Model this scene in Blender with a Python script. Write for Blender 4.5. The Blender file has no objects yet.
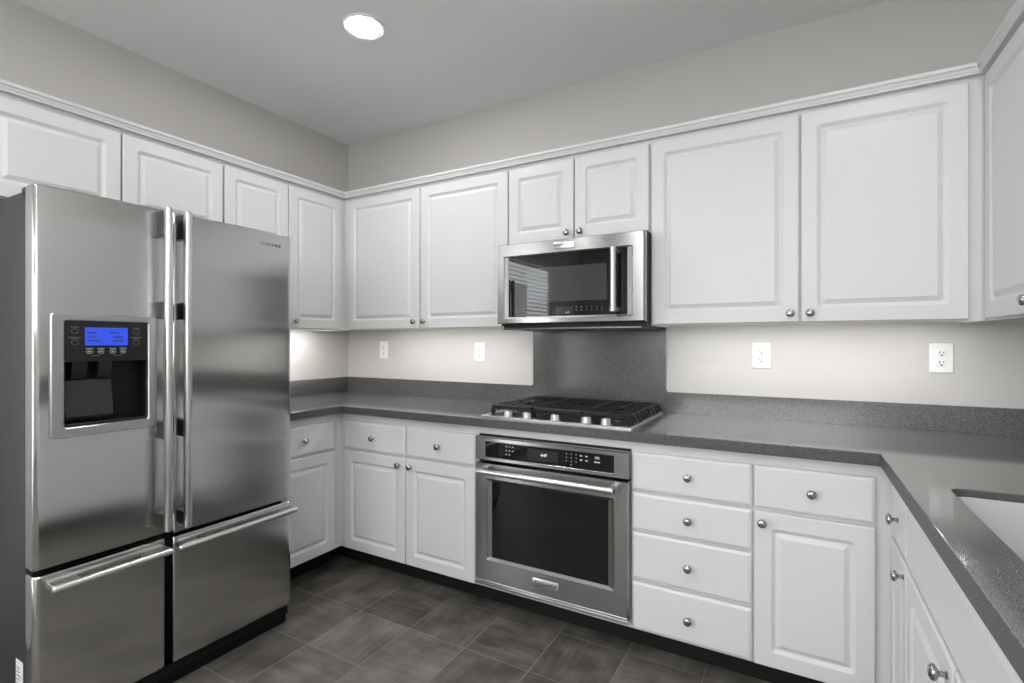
import bpy, bmesh, math, random
from mathutils import Vector, Matrix
random.seed(7)
S = bpy.context.scene
COL = S.collection
PI = math.pi

# ------------------------------------------------------------------ camera
cam_d = bpy.data.cameras.new('camera')
cam = bpy.data.objects.new('camera', cam_d)
COL.objects.link(cam)
cam.location = (2.8512, -2.6169, 1.2709)
cam.rotation_euler = (PI / 2, 0, 0.515)
cam_d.sensor_width = 36
cam_d.lens = 506.107 / 1024 * 36
cam_d.clip_start = 0.02
S.camera = cam
# ------------------------------------------------------------------ exposure, world, lamp strengths
S.view_settings.view_transform = 'Standard'
S.view_settings.look = 'None'
S.view_settings.gamma = 1
S.view_settings.use_curve_mapping = False
S.view_settings.exposure = 0.0
w = bpy.data.worlds.new('world')
S.world = w
w.use_nodes = True
w.node_tree.nodes['Background'].inputs[0].default_value = (0.75, 0.85, 1, 1)
w.node_tree.nodes['Background'].inputs[1].default_value = 0.3
CAN_POWER = 166.0       # emission of each downlight lens
BAR_POWER = 33.0        # emission of each under-cabinet bar
DAY_POWER = 6.0       # emission of the added left window pane
REAR_POWER = 7.0        # emission of the added, unseen rear window pane

# ------------------------------------------------------------------ dimensions
W, H, YB = 3.7205, 2.6956, -5.4
FR, DR = 0.604, 0.622            # base cabinets: face frame, door front
UF, UD = 0.305, 0.325            # wall cabinets: face frame, door front
CT, CD = 0.914, 0.642            # counter height, depth
ZB, ZT = 1.347, 2.166            # wall cabinet doors: bottom, top


# ------------------------------------------------------------------ materials
def mat(name):
    m = bpy.data.materials.new(name)
    m.use_nodes = True
    return m, m.node_tree.nodes, m.node_tree.links, m.node_tree.nodes['Principled BSDF']


def coords(n, l, scale=1.0):
    g = n.new('ShaderNodeNewGeometry')
    if scale == 1.0:
        return g.outputs['Position']
    v = n.new('ShaderNodeVectorMath')
    v.operation = 'SCALE'
    v.inputs['Scale'].default_value = scale
    l.new(g.outputs['Position'], v.inputs[0])
    return v.outputs[0]


def add_bump(n, l, b, scale, strength, dist=0.001, detail=2):
    t = n.new('ShaderNodeTexNoise')
    t.inputs['Scale'].default_value = scale
    t.inputs['Detail'].default_value = detail
    l.new(coords(n, l), t.inputs['Vector'])
    k = n.new('ShaderNodeBump')
    k.inputs['Strength'].default_value = strength
    k.inputs['Distance'].default_value = dist
    l.new(t.outputs['Fac'], k.inputs['Height'])
    l.new(k.outputs['Normal'], b.inputs['Normal'])


def paint(name, col, rough, bump=0, scale=300, spec=0.5, dist=0.001):
    m, n, l, b = mat(name)
    b.inputs['Base Color'].default_value = (*col, 1)
    b.inputs['Roughness'].default_value = rough
    b.inputs['Specular IOR Level'].default_value = spec
    if bump:
        add_bump(n, l, b, scale, bump, dist)
    return m


def metal(name, col, rough, aniso=0.0, grain=0.0, axis='z', turn=0.0):
    m, n, l, b = mat(name)
    b.inputs['Base Color'].default_value = (*col, 1)
    b.inputs['Metallic'].default_value = 1
    b.inputs['Roughness'].default_value = rough
    if grain:
        mp = n.new('ShaderNodeMapping')
        mp.inputs['Scale'].default_value = (6, 6, 900) if axis == 'z' else (900, 900, 6)
        l.new(coords(n, l), mp.inputs['Vector'])
        t = n.new('ShaderNodeTexNoise')
        t.inputs['Scale'].default_value = 1
        t.inputs['Detail'].default_value = 3
        l.new(mp.outputs[0], t.inputs['Vector'])
        r = n.new('ShaderNodeMapRange')
        r.inputs['To Min'].default_value = rough - grain
        r.inputs['To Max'].default_value = rough + grain
        l.new(t.outputs['Fac'], r.inputs['Value'])
        l.new(r.outputs[0], b.inputs['Roughness'])
    if aniso:
        tg = n.new('ShaderNodeTangent')
        tg.direction_type = 'RADIAL'
        tg.axis = 'Z'
        b.inputs['Anisotropic'].default_value = aniso
        b.inputs['Anisotropic Rotation'].default_value = turn
        l.new(tg.outputs[0], b.inputs['Tangent'])
    return m


def glow(name, col, power, base=0.8):
    m, n, l, b = mat(name)
    b.inputs['Base Color'].default_value = (base, base, base, 1)
    b.inputs['Emission Color'].default_value = (*col, 1)
    b.inputs['Emission Strength'].default_value = power
    return m


def stone(name, rough, ior, k=1.0):
    m, n, l, b = mat(name)
    t = n.new('ShaderNodeTexNoise')
    t.inputs['Scale'].default_value = 420
    t.inputs['Detail'].default_value = 2
    l.new(coords(n, l), t.inputs['Vector'])
    r = n.new('ShaderNodeValToRGB')
    e = r.color_ramp.elements
    e[0].position, e[0].color = 0.36, (0.046 * k, 0.046 * k, 0.047 * k, 1)
    e[1].position, e[1].color = 0.66, (0.19 * k, 0.19 * k, 0.19 * k, 1)
    mid = r.color_ramp.elements.new(0.5)
    mid.color = (0.098 * k, 0.097 * k, 0.097 * k, 1)
    l.new(t.outputs['Fac'], r.inputs[0])
    l.new(r.outputs[0], b.inputs['Base Color'])
    b.inputs['Roughness'].default_value = rough
    b.inputs['IOR'].default_value = ior
    return m


def tile_floor(name):
    m, n, l, b = mat(name)

    def math_(op, a, c=None):
        q = n.new('ShaderNodeMath')
        q.operation = op
        for i, v in enumerate((a, c)):
            if v is None:
                continue
            if isinstance(v, (int, float)):
                q.inputs[i].default_value = v
            else:
                l.new(v, q.inputs[i])
        return q.outputs[0]
    pos = coords(n, l)
    sp = n.new('ShaderNodeSeparateXYZ')
    l.new(pos, sp.inputs[0])
    X, Y = sp.outputs[0], sp.outputs[1]
    tx = math_('DIVIDE', math_('SUBTRACT', X, 0.757), 0.2968)
    ty = math_('DIVIDE', math_('SUBTRACT', Y, -0.590), 0.2995)
    ix, iy = math_('FLOOR', tx), math_('FLOOR', ty)
    fx, fy = math_('FRACT', tx), math_('FRACT', ty)
    dx = math_('MINIMUM', fx, math_('SUBTRACT', 1, fx))
    dy = math_('MINIMUM', fy, math_('SUBTRACT', 1, fy))
    d = math_('MINIMUM', dx, dy)
    grout = math_('LESS_THAN', d, 0.0052)
    check = math_('PINGPONG', math_('ADD', ix, iy), 1)     # 0 / 1 by turns
    wn = n.new('ShaderNodeTexWhiteNoise')
    wn.noise_dimensions = '3D'
    cb = n.new('ShaderNodeCombineXYZ')
    l.new(ix, cb.inputs[0]); l.new(iy, cb.inputs[1])
    l.new(cb.outputs[0], wn.inputs['Vector'])
    off = math_('MULTIPLY', wn.outputs['Value'], 9)

    def streak(sx, sy):
        c = n.new('ShaderNodeCombineXYZ')
        l.new(math_('MULTIPLY', X, sx), c.inputs[0])
        l.new(math_('MULTIPLY', Y, sy), c.inputs[1])
        l.new(off, c.inputs[2])
        t = n.new('ShaderNodeTexNoise')
        t.inputs['Scale'].default_value = 1
        t.inputs['Detail'].default_value = 6
        t.inputs['Roughness'].default_value = 0.65
        l.new(c.outputs[0], t.inputs['Vector'])
        return t.outputs['Fac']
    mx = n.new('ShaderNodeMix')
    mx.data_type = 'FLOAT'
    l.new(check, mx.inputs[0])
    l.new(streak(5, 45), mx.inputs[2])
    l.new(streak(45, 5), mx.inputs[3])
    cl = n.new('ShaderNodeTexNoise')
    cl.inputs['Scale'].default_value = 7
    cl.inputs['Detail'].default_value = 4
    l.new(pos, cl.inputs['Vector'])
    v = math_('ADD', math_('MULTIPLY', mx.outputs[0], 0.46), math_('MULTIPLY', cl.outputs['Fac'], 0.64))
    v = math_('ADD', v, math_('MULTIPLY', math_('SUBTRACT', wn.outputs['Value'], 0.5), 0.15))
    r = n.new('ShaderNodeValToRGB')
    e = r.color_ramp.elements
    e[0].position, e[0].color = 0.36, (0.054, 0.050, 0.044, 1)
    e[1].position, e[1].color = 0.76, (0.20, 0.185, 0.165, 1)
    k = r.color_ramp.elements.new(0.54)
    k.color = (0.112, 0.104, 0.093, 1)
    l.new(v, r.inputs[0])
    mc = n.new('ShaderNodeMix')
    mc.data_type = 'RGBA'
    l.new(grout, mc.inputs[0])
    l.new(r.outputs[0], mc.inputs[6])
    mc.inputs[7].default_value = (0.21, 0.20, 0.18, 1)
    l.new(mc.outputs[2], b.inputs['Base Color'])
    rr = n.new('ShaderNodeMapRange')
    rr.inputs['To Min'].default_value = 0.38
    rr.inputs['To Max'].default_value = 0.62
    l.new(mx.outputs[0], rr.inputs['Value'])
    l.new(rr.outputs[0], b.inputs['Roughness'])
    k2 = n.new('ShaderNodeBump')
    k2.inputs['Strength'].default_value = 0.35
    k2.inputs['Distance'].default_value = 0.002
    l.new(math_('SUBTRACT', math_('MULTIPLY', mx.outputs[0], 0.3), grout), k2.inputs['Height'])
    l.new(k2.outputs[0], b.inputs['Normal'])
    return m


M = {
    'wall': paint('warm_grey_wall_paint', (0.57, 0.555, 0.53), 0.75, 0.35, 140, 0.3, 0.002),
    'ceiling': paint('ceiling_paint', (0.88, 0.87, 0.87), 0.85, 0.2, 120, 0.2, 0.002),
    'white': paint('white_thermofoil', (0.685, 0.685, 0.688), 0.38, 0, spec=0.4),
    'inner': paint('cabinet_underside', (0.70, 0.70, 0.69), 0.5),
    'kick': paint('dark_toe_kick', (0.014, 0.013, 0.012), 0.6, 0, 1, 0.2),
    'stone': stone('polished_grey_speckled_stone', 0.09, 2.5),
    'stone_edge': stone('shaded_stone_edge', 0.45, 1.4, 0.8),  # same stone as the top, darkened and dulled so the edges look shaded
    'stone_shaded': stone('shaded_grey_speckled_stone', 0.19, 1.75, 0.9),  # backsplash copy of the counter stone, shade put into a darker colour
    'floor': tile_floor('dark_striated_tile'),
    'steel': metal('vertically_brushed_stainless', (0.54, 0.537, 0.533), 0.17, 1.0, 0.02, 'z', 0.0),
    'steel_cross': metal('horizontally_brushed_stainless', (0.42, 0.415, 0.41), 0.22, 0.9, 0.02, 'z', 0.25),
    'steel_plain': metal('satin_stainless', (0.50, 0.495, 0.49), 0.36),
    'steel_bevel': metal('bevel_steel', (0.28, 0.277, 0.273), 0.42),
    'steel_bar': metal('bright_bar_steel', (0.70, 0.695, 0.69), 0.30),
    'steel_dark': metal('dark_stand_off_steel', (0.16, 0.16, 0.16), 0.35),
    'nickel': metal('knob_nickel', (0.42, 0.41, 0.40), 0.18),
    'case': paint('charcoal_textured_case', (0.036, 0.036, 0.037), 0.5, 0.3, 900, 0.3),
    'black': paint('black_plastic', (0.006, 0.006, 0.006), 0.4, 0, 1, 0.25),
    'gloss': paint('black_glass', (0.006, 0.006, 0.007), 0.02, spec=0.5),
    'gloss_grey': paint('smoked_glass_grey', (0.028, 0.028, 0.030), 0.12),
    'window_mesh': paint('door_screen_grey', (0.050, 0.050, 0.052), 0.015),
    'panel_grey': paint('dark_grey_control_panel', (0.013, 0.013, 0.014), 0.25),
    'iron': paint('cast_iron_matte', (0.010, 0.010, 0.010), 0.38, 0.15, 700, 0.3),
    'blue': glow('blue_lcd', (0.02, 0.10, 1.0), 0.8, 0.01),
    'lcd_ink': paint('lcd_ink', (0.05, 0.06, 0.35), 0.4),
    'mark': paint('pale_print', (0.55, 0.55, 0.55), 0.5),
    'mark_dim': paint('dim_print', (0.16, 0.16, 0.16), 0.5),
    'logo': paint('dark_print', (0.03, 0.03, 0.03), 0.4),
    'plate': paint('white_outlet_plastic', (0.86, 0.86, 0.85), 0.35),
    'slot': paint('outlet_slot', (0.03, 0.03, 0.03), 0.6),
    'sink': paint('pale_sink_enamel', (0.45, 0.45, 0.45), 0.25),
    'lens': glow('downlight_lens', (1.0, 0.985, 0.975), CAN_POWER),
    'bar_glow': glow('undercabinet_lens', (1.0, 0.985, 0.965), BAR_POWER),
    'added_rear_glow': glow('added_rear_pane', (0.93, 0.97, 1.0), REAR_POWER),  # made-up light source: pane of the added rear window
    'added_left_glow': glow('added_left_pane', (0.93, 0.97, 1.0), DAY_POWER),
    'clock': glow('clock_digits', (0.75, 0.85, 0.9), 0.8),
    'sticker': paint('white_rating_sticker', (0.75, 0.75, 0.75), 0.5),
    'blind': paint('white_blind_slat', (0.75, 0.75, 0.74), 0.5),
}

# ------------------------------------------------------------------ mesh helpers
WORLD = {}


def smooth(bm, ang=32):
    bm.normal_update()
    lim = math.radians(ang)
    for f in bm.faces:
        f.smooth = True
    for e in bm.edges:
        if len(e.link_faces) == 2:
            e.smooth = e.calc_face_angle(0) < lim
        else:
            e.smooth = False


def obj(name, bm, mats, parent=None, origin=None, ang=32, recalc=True):
    """bm is in world coordinates; the object's origin goes to `origin` (default: centre of its base)."""
    if recalc:
        bmesh.ops.recalc_face_normals(bm, faces=bm.faces)
    smooth(bm, ang)
    if origin is None:
        xs = [v.co for v in bm.verts]
        origin = Vector(((min(c.x for c in xs) + max(c.x for c in xs)) / 2,
                         (min(c.y for c in xs) + max(c.y for c in xs)) / 2, min(c.z for c in xs)))
    origin = Vector(origin)
    for v in bm.verts:
        v.co -= origin
    me = bpy.data.meshes.new(name)
    bm.to_mesh(me)
    bm.free()
    if not isinstance(mats, (list, tuple)):
        mats = [mats]
    for k in mats:
        me.materials.append(M[k])
    o = bpy.data.objects.new(name, me)
    COL.objects.link(o)
    WORLD[o.name] = origin
    if parent:
        o.parent = parent
        o.location = origin - WORLD[parent.name]
    else:
        o.location = origin
    return o


def thing(name, label, cat, loc, group=None):
    o = bpy.data.objects.new(name, None)
    o.empty_display_size = 0.05
    COL.objects.link(o)
    o.location = loc
    WORLD[o.name] = Vector(loc)
    return tag(o, label, cat, group)


def tag(o, label, cat, group=None):
    o['label'] = label
    o['category'] = cat
    if group:
        o['group'] = group
    return o


def struct(name, bm, mats, **kw):
    o = obj(name, bm, mats, **kw)
    o['kind'] = 'structure'
    return o


def BM():
    return bmesh.new()


def back(u, d, z): return Vector((u, -d, z))
def left(u, d, z): return Vector((d, u, z))
def right(u, d, z): return Vector((W - d, u, z))
def flat(x, y, z): return Vector((x, y, z))


def box(bm, a0, a1, b0, b1, c0, c1, m=flat, bev=0, seg=2, mi=0):
    vs = []
    for a in (a0, a1):
        for b in (b0, b1):
            for c in (c0, c1):
                vs.append(bm.verts.new(m(a, b, c)))
    q = [(0, 1, 3, 2), (4, 6, 7, 5), (0, 4, 5, 1), (2, 3, 7, 6), (0, 2, 6, 4), (1, 5, 7, 3)]
    fs = [bm.faces.new([vs[i] for i in k]) for k in q]
    bmesh.ops.recalc_face_normals(bm, faces=fs)
    for f in fs:
        f.material_index = mi
    if bev:
        es = {e for f in fs for e in f.edges}
        r = bmesh.ops.bevel(bm, geom=list(es), offset=bev, segments=seg, affect='EDGES', profile=0.5, clamp_overlap=True)
        for f in r['faces']:
            f.material_index = mi
    return fs


def rrect(u0, u1, z0, z1, r, n=4):
    r = max(1e-5, min(r, (u1 - u0) / 2 - 1e-5, (z1 - z0) / 2 - 1e-5))
    pts = []
    for cx, cz, a0 in ((u1 - r, z0 + r, -PI / 2), (u1 - r, z1 - r, 0), (u0 + r, z1 - r, PI / 2), (u0 + r, z0 + r, PI)):
        for i in range(n + 1):
            a = a0 + PI / 2 * i / n
            pts.append((cx + r * math.cos(a), cz + r * math.sin(a)))
    return pts


def rings(bm, loops, m, cap0=True, cap1=True, mi=0, mis=None):
    """loops: list of (list of (u,z), d)"""
    R = [[bm.verts.new(m(u, d, z)) for u, z in pts] for pts, d in loops]
    N = len(R[0])
    for k in range(len(R) - 1):
        for i in range(N):
            f = bm.faces.new([R[k][i], R[k][(i + 1) % N], R[k + 1][(i + 1) % N], R[k + 1][i]])
            f.material_index = mis[k] if mis else mi
    if cap0:
        bm.faces.new(R[0][::-1]).material_index = mis[0] if mis else mi
    if cap1:
        bm.faces.new(R[-1]).material_index = mis[-1] if mis else mi
    return R


def lathe(bm, prof, c, axis, n=20, mi=0):
    """prof: list of (r, h) along axis from c"""
    ax = Vector(axis).normalized()
    e1 = ax.orthogonal().normalized()
    e2 = ax.cross(e1)
    c = Vector(c)
    R = []
    for r, h in prof:
        R.append([bm.verts.new(c + ax * h + (e1 * math.cos(2 * PI * i / n) + e2 * math.sin(2 * PI * i / n)) * max(r, 1e-5)) for i in range(n)])
    for k in range(len(R) - 1):
        for i in range(n):
            bm.faces.new([R[k][i], R[k][(i + 1) % n], R[k + 1][(i + 1) % n], R[k + 1][i]]).material_index = mi
    bm.faces.new(R[0][::-1]).material_index = mi
    bm.faces.new(R[-1]).material_index = mi


def prism(bm, pts, m, d0, d1, mi=0):
    """pts in (u,z), extruded from d0 to d1"""
    A = [bm.verts.new(m(u, d0, z)) for u, z in pts]
    B = [bm.verts.new(m(u, d1, z)) for u, z in pts]
    n = len(pts)
    fs = [bm.faces.new(A[::-1]), bm.faces.new(B)]
    for i in range(n):
        fs.append(bm.faces.new([A[i], A[(i + 1) % n], B[(i + 1) % n], B[i]]))
    for f in fs:
        f.material_index = mi


def bar_path(bm, pts, w, h, up=(0, 0, 1), mi=0):
    """flat bar of width w and height h swept through pts"""
    up = Vector(up)
    R = []
    P = [Vector(p) for p in pts]
    for i, p in enumerate(P):
        t = (P[min(i + 1, len(P) - 1)] - P[max(i - 1, 0)]).normalized()
        s = t.cross(up).normalized() * w / 2
        v = s.cross(t).normalized() * h / 2
        R.append([bm.verts.new(p + a) for a in (-s - v, s - v, s + v * 0.8, s * 0.6 + v, -s * 0.6 + v, -s + v * 0.8)])
    for k in range(len(R) - 1):
        for i in range(6):
            bm.faces.new([R[k][i], R[k][(i + 1) % 6], R[k + 1][(i + 1) % 6], R[k + 1][i]]).material_index = mi
    bm.faces.new(R[0][::-1]).material_index = mi
    bm.faces.new(R[-1]).material_index = mi


def text_part(name, s, size, at, rot, mk, parent, depth=0.0004, width=None, space=1.0):
    cu = bpy.data.curves.new('text_curve', 'FONT')
    cu.body = s
    cu.size = size
    cu.extrude = depth
    cu.space_character = space
    cu.align_x = 'CENTER'
    cu.align_y = 'CENTER'
    t = bpy.data.objects.new('text_tmp', cu)
    COL.objects.link(t)
    dg = bpy.context.evaluated_depsgraph_get()
    me = bpy.data.meshes.new_from_object(t.evaluated_get(dg))
    bpy.data.objects.remove(t)
    bpy.data.curves.remove(cu)
    me.name = name
    if width:
        xs = [v.co.x for v in me.vertices]
        k = width / (max(xs) - min(xs))
        for v in me.vertices:
            v.co.x *= k
    me.materials.clear()
    me.materials.append(M[mk])
    o = bpy.data.objects.new(name, me)
    COL.objects.link(o)
    WORLD[o.name] = Vector(at)
    o.parent = parent
    o.location = Vector(at) - WORLD[parent.name]
    o.rotation_euler = rot
    return o


ROT = {back: 0.0, left: PI / 2, right: -PI / 2}

# ------------------------------------------------------------------ room shell
bm = BM(); box(bm, -0.1, W + 0.1, YB - 0.1, 0.1, -0.1, 0); struct('floor', bm, 'floor')
bm = BM(); box(bm, -0.1, W + 0.1, YB - 0.1, 0.1, H, H + 0.1); struct('ceiling', bm, 'ceiling')
bm = BM(); box(bm, -0.1, W + 0.1, 0, 0.1, 0, H); struct('wall_back', bm, 'wall')


def wall_with_hole(bm, m, t0, t1, u0, u1, z0, z1, hu0, hu1, hz0, hz1):
    box(bm, u0, hu0, t0, t1, z0, z1, m)
    box(bm, hu1, u1, t0, t1, z0, z1, m)
    if hz0 > z0:
        box(bm, hu0, hu1, t0, t1, z0, hz0, m)
    box(bm, hu0, hu1, t0, t1, hz1, z1, m)


WL = (-4.35, -2.95, 0.22, 2.25)          # added left-wall window, placed from microwave reflection, sill lowered for more light
WB = (0.95, 3.65, 1.35, 2.45)            # unseen high rear window, added to light the room
bm = BM(); wall_with_hole(bm, flat, 0, 0, 0, 0, 0, 0, 0, 0, 0, 0); bm.free()
bm = BM()
wall_with_hole(bm, lambda u, d, z: Vector((d, u, z)), -0.1, 0, YB, 0, 0, H, *WL)
struct('wall_left', bm, 'wall')
bm = BM(); box(bm, W, W + 0.1, YB, 0, 0, H); struct('wall_right', bm, 'wall')
bm = BM()
wall_with_hole(bm, lambda u, d, z: Vector((u, d, z)), YB - 0.1, YB, -0.1, W + 0.1, 0, H, *WB)
struct('wall_rear', bm, 'wall')


def frame_bm(m, d0, d1, u0, u1, z0, z1, t, mid=True):
    bm = BM()
    box(bm, u0, u0 + t, d0, d1, z0, z1, m); box(bm, u1 - t, u1, d0, d1, z0, z1, m)
    box(bm, u0 + t, u1 - t, d0, d1, z1 - t, z1, m); box(bm, u0 + t, u1 - t, d0, d1, z0, z0 + t, m)
    if mid:
        c = (u0 + u1) / 2
        box(bm, c - t / 2, c + t / 2, d0, d1, z0 + t, z1 - t, m)
    return bm


ml = lambda u, d, z: Vector((d, u, z))
mb = lambda u, d, z: Vector((u, YB + d, z))
o = struct('added_window_1', frame_bm(ml, -0.08, -0.03, *WL, 0.05, False), 'white')
bm = BM(); box(bm, WL[0] + .03, WL[1] - .03, -0.062, -0.056, WL[2] + .03, WL[3] - .03, ml); obj('added_window_pane', bm, 'added_left_glow', o)
o = struct('added_window_2', frame_bm(mb, -0.08, -0.03, *WB, 0.05), 'white')
bm = BM(); box(bm, WB[0] + .05, WB[1] - .05, -0.062, -0.056, WB[2] + .05, WB[3] - .05, mb); obj('added_window_pane', bm, 'added_rear_glow', o)
t = thing('window_blind', 'white horizontal slat blind hanging in the added window left of the kitchen', 'blind', (0.03, -3.65, 0.22))
bm = BM()
k = 0
z = WL[2] + 0.03
while z < WL[3] - 0.05:
    c, s = math.cos(0.4) * 0.024, math.sin(0.4) * 0.024
    prism(bm, [(0.035 - c, z + s), (0.035 + c, z - s), (0.035 + c, z - s + 0.002), (0.035 - c, z + s + 0.002)],
          lambda a, d, zz: Vector((a, d, zz)), WL[0] - 0.03, WL[1] + 0.03)
    z += 0.048
obj('slats', bm, 'blind', t)
bm = BM(); box(bm, 0.005, 0.065, WL[0] - 0.03, WL[1] + 0.03, WL[3] - 0.04, WL[3] + 0.01); obj('head_rail', bm, 'blind', t)

# ------------------------------------------------------------------ knobs, doors, drawers
kb = BM()
lathe(kb, [(0.0075, 0), (0.0075, 0.002), (0.0052, 0.004), (0.0052, 0.013), (0.0100, 0.0155), (0.0146, 0.0185), (0.0158, 0.0215),
           (0.0146, 0.0255), (0.0105, 0.0287), (0.0050, 0.0300), (0.0, 0.0303)], (0, 0, 0), (0, -1, 0), 20)
bmesh.ops.recalc_face_normals(kb, faces=kb.faces)
smooth(kb, 40)
KNOB = bpy.data.meshes.new('knob')
kb.to_mesh(KNOB); kb.free()
KNOB.materials.append(M['nickel'])


def knob(parent, m, u, d, z):
    o = bpy.data.objects.new('knob', KNOB)
    COL.objects.link(o)
    p = m(u, d, z)
    WORLD[o.name] = p
    o.parent = parent
    o.location = p - WORLD[parent.name]
    o.rotation_euler = (0, 0, ROT[m])
    return o


def panel_door(parent, m, u0, u1, z0, z1, d0, d1, st=0.056, name='door'):
    if u0 > u1: u0, u1 = u1, u0
    bm = BM()

    def lp(i, d, r):
        return (rrect(u0 + i, u1 - i, z0 + i, z1 - i, r), d)
    rings(bm, [lp(0, d0, .001), lp(0, d1 - .006, .001), lp(.0012, d1 - .0025, .002), lp(.004, d1, .004),
               lp(st - .002, d1, .014), lp(st + .004, d1 - .0045, .012), lp(st + .008, d1 - .0080, .010), lp(st + .011, d1 - .0095, .008), lp(st + .0135, d1 - .0095, .006),
               lp(st + .030, d1 - .0005, .003)], m)
    return obj(name, bm, 'white', parent, ang=18)


def slab_front(parent, m, u0, u1, z0, z1, d0, d1, name='drawer'):
    if u0 > u1: u0, u1 = u1, u0
    bm = BM()

    def lp(i, d, r):
        return (rrect(u0 + i, u1 - i, z0 + i, z1 - i, r), d)
    rings(bm, [lp(0, d0, .001), lp(0, d1 - .009, .001), lp(.002, d1 - .005, .002), (rrect(u0 + .006, u1 - .006, z0 + .006, z1 - .006, .003), d1 - .0025), lp(.011, d1, .003)], m)
    return obj(name, bm, 'white', parent, ang=15)


def base_body(parent, m, u0, u1, solid=True, kick=True):
    if u0 > u1: u0, u1 = u1, u0
    bm = BM()
    box(bm, u0, u1, 0.004, FR, 0.118, 0.8735, m, 0)
    o = obj('body', bm, 'white', parent)
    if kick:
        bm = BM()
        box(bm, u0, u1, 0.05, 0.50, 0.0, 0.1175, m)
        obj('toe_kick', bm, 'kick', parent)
    return o


def wall_body(parent, m, u0, u1, z0, z1=2.186, lip=0.022):
    if u0 > u1: u0, u1 = u1, u0
    bm = BM()
    box(bm, u0, u1, 0.004, UF - 0.02, z0 + lip, z1, m)
    box(bm, u0, u1, UF - 0.02, UF, z0, z1, m)
    box(bm, u0, u0 + 0.016, 0.004, UF - 0.02, z0, z0 + lip, m)
    box(bm, u1 - 0.016, u1, 0.004, UF - 0.02, z0, z0 + lip, m)
    return obj('body', bm, 'white', parent)


D1, D2 = FR + 0.0006, DR
Z_DOOR, Z_TOP = (0.124, 0.668), (0.679, 0.831)

# --- base cabinet on the left wall, beside the refrigerator
t = thing('base_cabinet', 'white base cabinet on the left wall, tucked against the refrigerator side', 'cabinet', (0.3, -0.85, 0))
base_body(t, left, -1.10, -FR - 0.001)
dw = slab_front(t, left, -1.093, -0.660, *Z_TOP, D1, D2); knob(dw, left, -0.868, D2, 0.756)
dr = panel_door(t, left, -1.093, -0.660, *Z_DOOR, D1, D2); knob(dr, left, -1.060, D2, 0.632)

# --- base cabinet left of the oven
t = thing('base_cabinet', 'white base cabinet with two drawers over two doors, left of the oven', 'cabinet', (1.0, -0.3, 0))
base_body(t, back, 0.004, 1.5265)
for u0, u1, ku, kd in ((0.646, 1.0865, 0.862, 1.050), (1.0925, 1.521, 1.300, 1.128)):
    dw = slab_front(t, back, u0, u1, *Z_TOP, D1, D2); knob(dw, back, (u0 + u1) / 2, D2, 0.753)
    dr = panel_door(t, back, u0, u1, *Z_DOOR, D1, D2); knob(dr, back, kd, D2, 0.632)

# --- oven housing
t = thing('oven_cabinet', 'white cabinet housing around the built-in wall oven under the cooktop', 'cabinet', (1.9, -0.3, 0))
bm = BM()
box(bm, 1.527, 1.5345, 0.004, FR, 0.118, 0.8735, back)
box(bm, 2.2655, 2.268, 0.004, FR, 0.118, 0.8735, back)
box(bm, 1.5345, 2.2655, 0.004, FR, 0.838, 0.8735, back)
box(bm, 1.5345, 2.2655, 0.004, FR, 0.118, 0.140, back)
box(bm, 1.5345, 2.2655, 0.004, 0.02, 0.140, 0.838, back)
obj('body', bm, 'white', t)
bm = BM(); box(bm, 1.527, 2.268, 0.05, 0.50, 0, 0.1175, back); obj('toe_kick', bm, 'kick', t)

# --- drawer stack right of the oven
t = thing('drawer_cabinet', 'white base cabinet with a stack of four drawers, right of the oven', 'cabinet', (2.49, -0.3, 0))
base_body(t, back, 2.2685, 2.7095)
for z0, z1, kz in ((0.679, 0.831, 0.757), (0.522, 0.6685, 0.594), (0.3255, 0.5125, 0.416), (0.126, 0.3145, 0.219)):
    dw = slab_front(t, back, 2.2715, 2.7065, z0, z1, D1, D2); knob(dw, back, 2.4885, D2, kz)

# --- base cabinet in the right corner of the back run
t = thing('base_cabinet', 'white base cabinet with one drawer over one door, right end of back wall', 'cabinet', (2.9, -0.3, 0))
base_body(t, back, 2.710, W - FR - 0.0005)
dw = slab_front(t, back, 2.7135, 3.068, *Z_TOP, D1, D2); knob(dw, back, 2.890, D2, 0.755)
dr = panel_door(t, back, 2.7135, 3.068, *Z_DOOR, D1, D2); knob(dr, back, 2.740, D2, 0.632)

# --- right run
t = thing('base_cabinet', 'narrow white base cabinet with a small drawer, right wall near the corner', 'cabinet', (3.4, -0.8, 0))
base_body(t, right, -0.942, -0.002)
dw = slab_front(t, right, -0.938, -0.674, *Z_TOP, D1, D2); knob(dw, right, -0.822, D2, 0.762)
dr = panel_door(t, right, -0.938, -0.674, *Z_DOOR, D1, D2); knob(dr, right, -0.908, D2, 0.635)
t = thing('sink_cabinet', 'white sink base cabinet with a wide blank front, below the sink', 'cabinet', (3.4, -1.4, 0))
bm = BM()
box(bm, -1.868, -0.9425, 0.004, FR, 0.118, 0.640, right)
box(bm, -1.868, -0.9425, FR - 0.025, FR, 0.640, 0.8735, right)
box(bm, -0.956, -0.9425, 0.004, FR - 0.025, 0.640, 0.8735, right)
box(bm, -1.868, -1.8545, 0.004, FR - 0.025, 0.640, 0.8735, right)
obj('body', bm, 'white', t)
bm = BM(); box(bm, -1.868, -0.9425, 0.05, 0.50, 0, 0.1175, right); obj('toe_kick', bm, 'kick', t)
slab_front(t, right, -1.863, -0.948, *Z_TOP, D1, D2, 'false_front')
dr = panel_door(t, right, -1.403, -0.948, *Z_DOOR, D1, D2); knob(dr, right, -1.370, D2, 0.635)
dr = panel_door(t, right, -1.863, -1.409, *Z_DOOR, D1, D2); knob(dr, right, -1.442, D2, 0.635)
t = thing('base_cabinet', 'white base cabinet at the near end of the right counter, past the sink', 'cabinet', (3.4, -2.2, 0))
base_body(t, right, -2.48, -1.8685)
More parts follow.
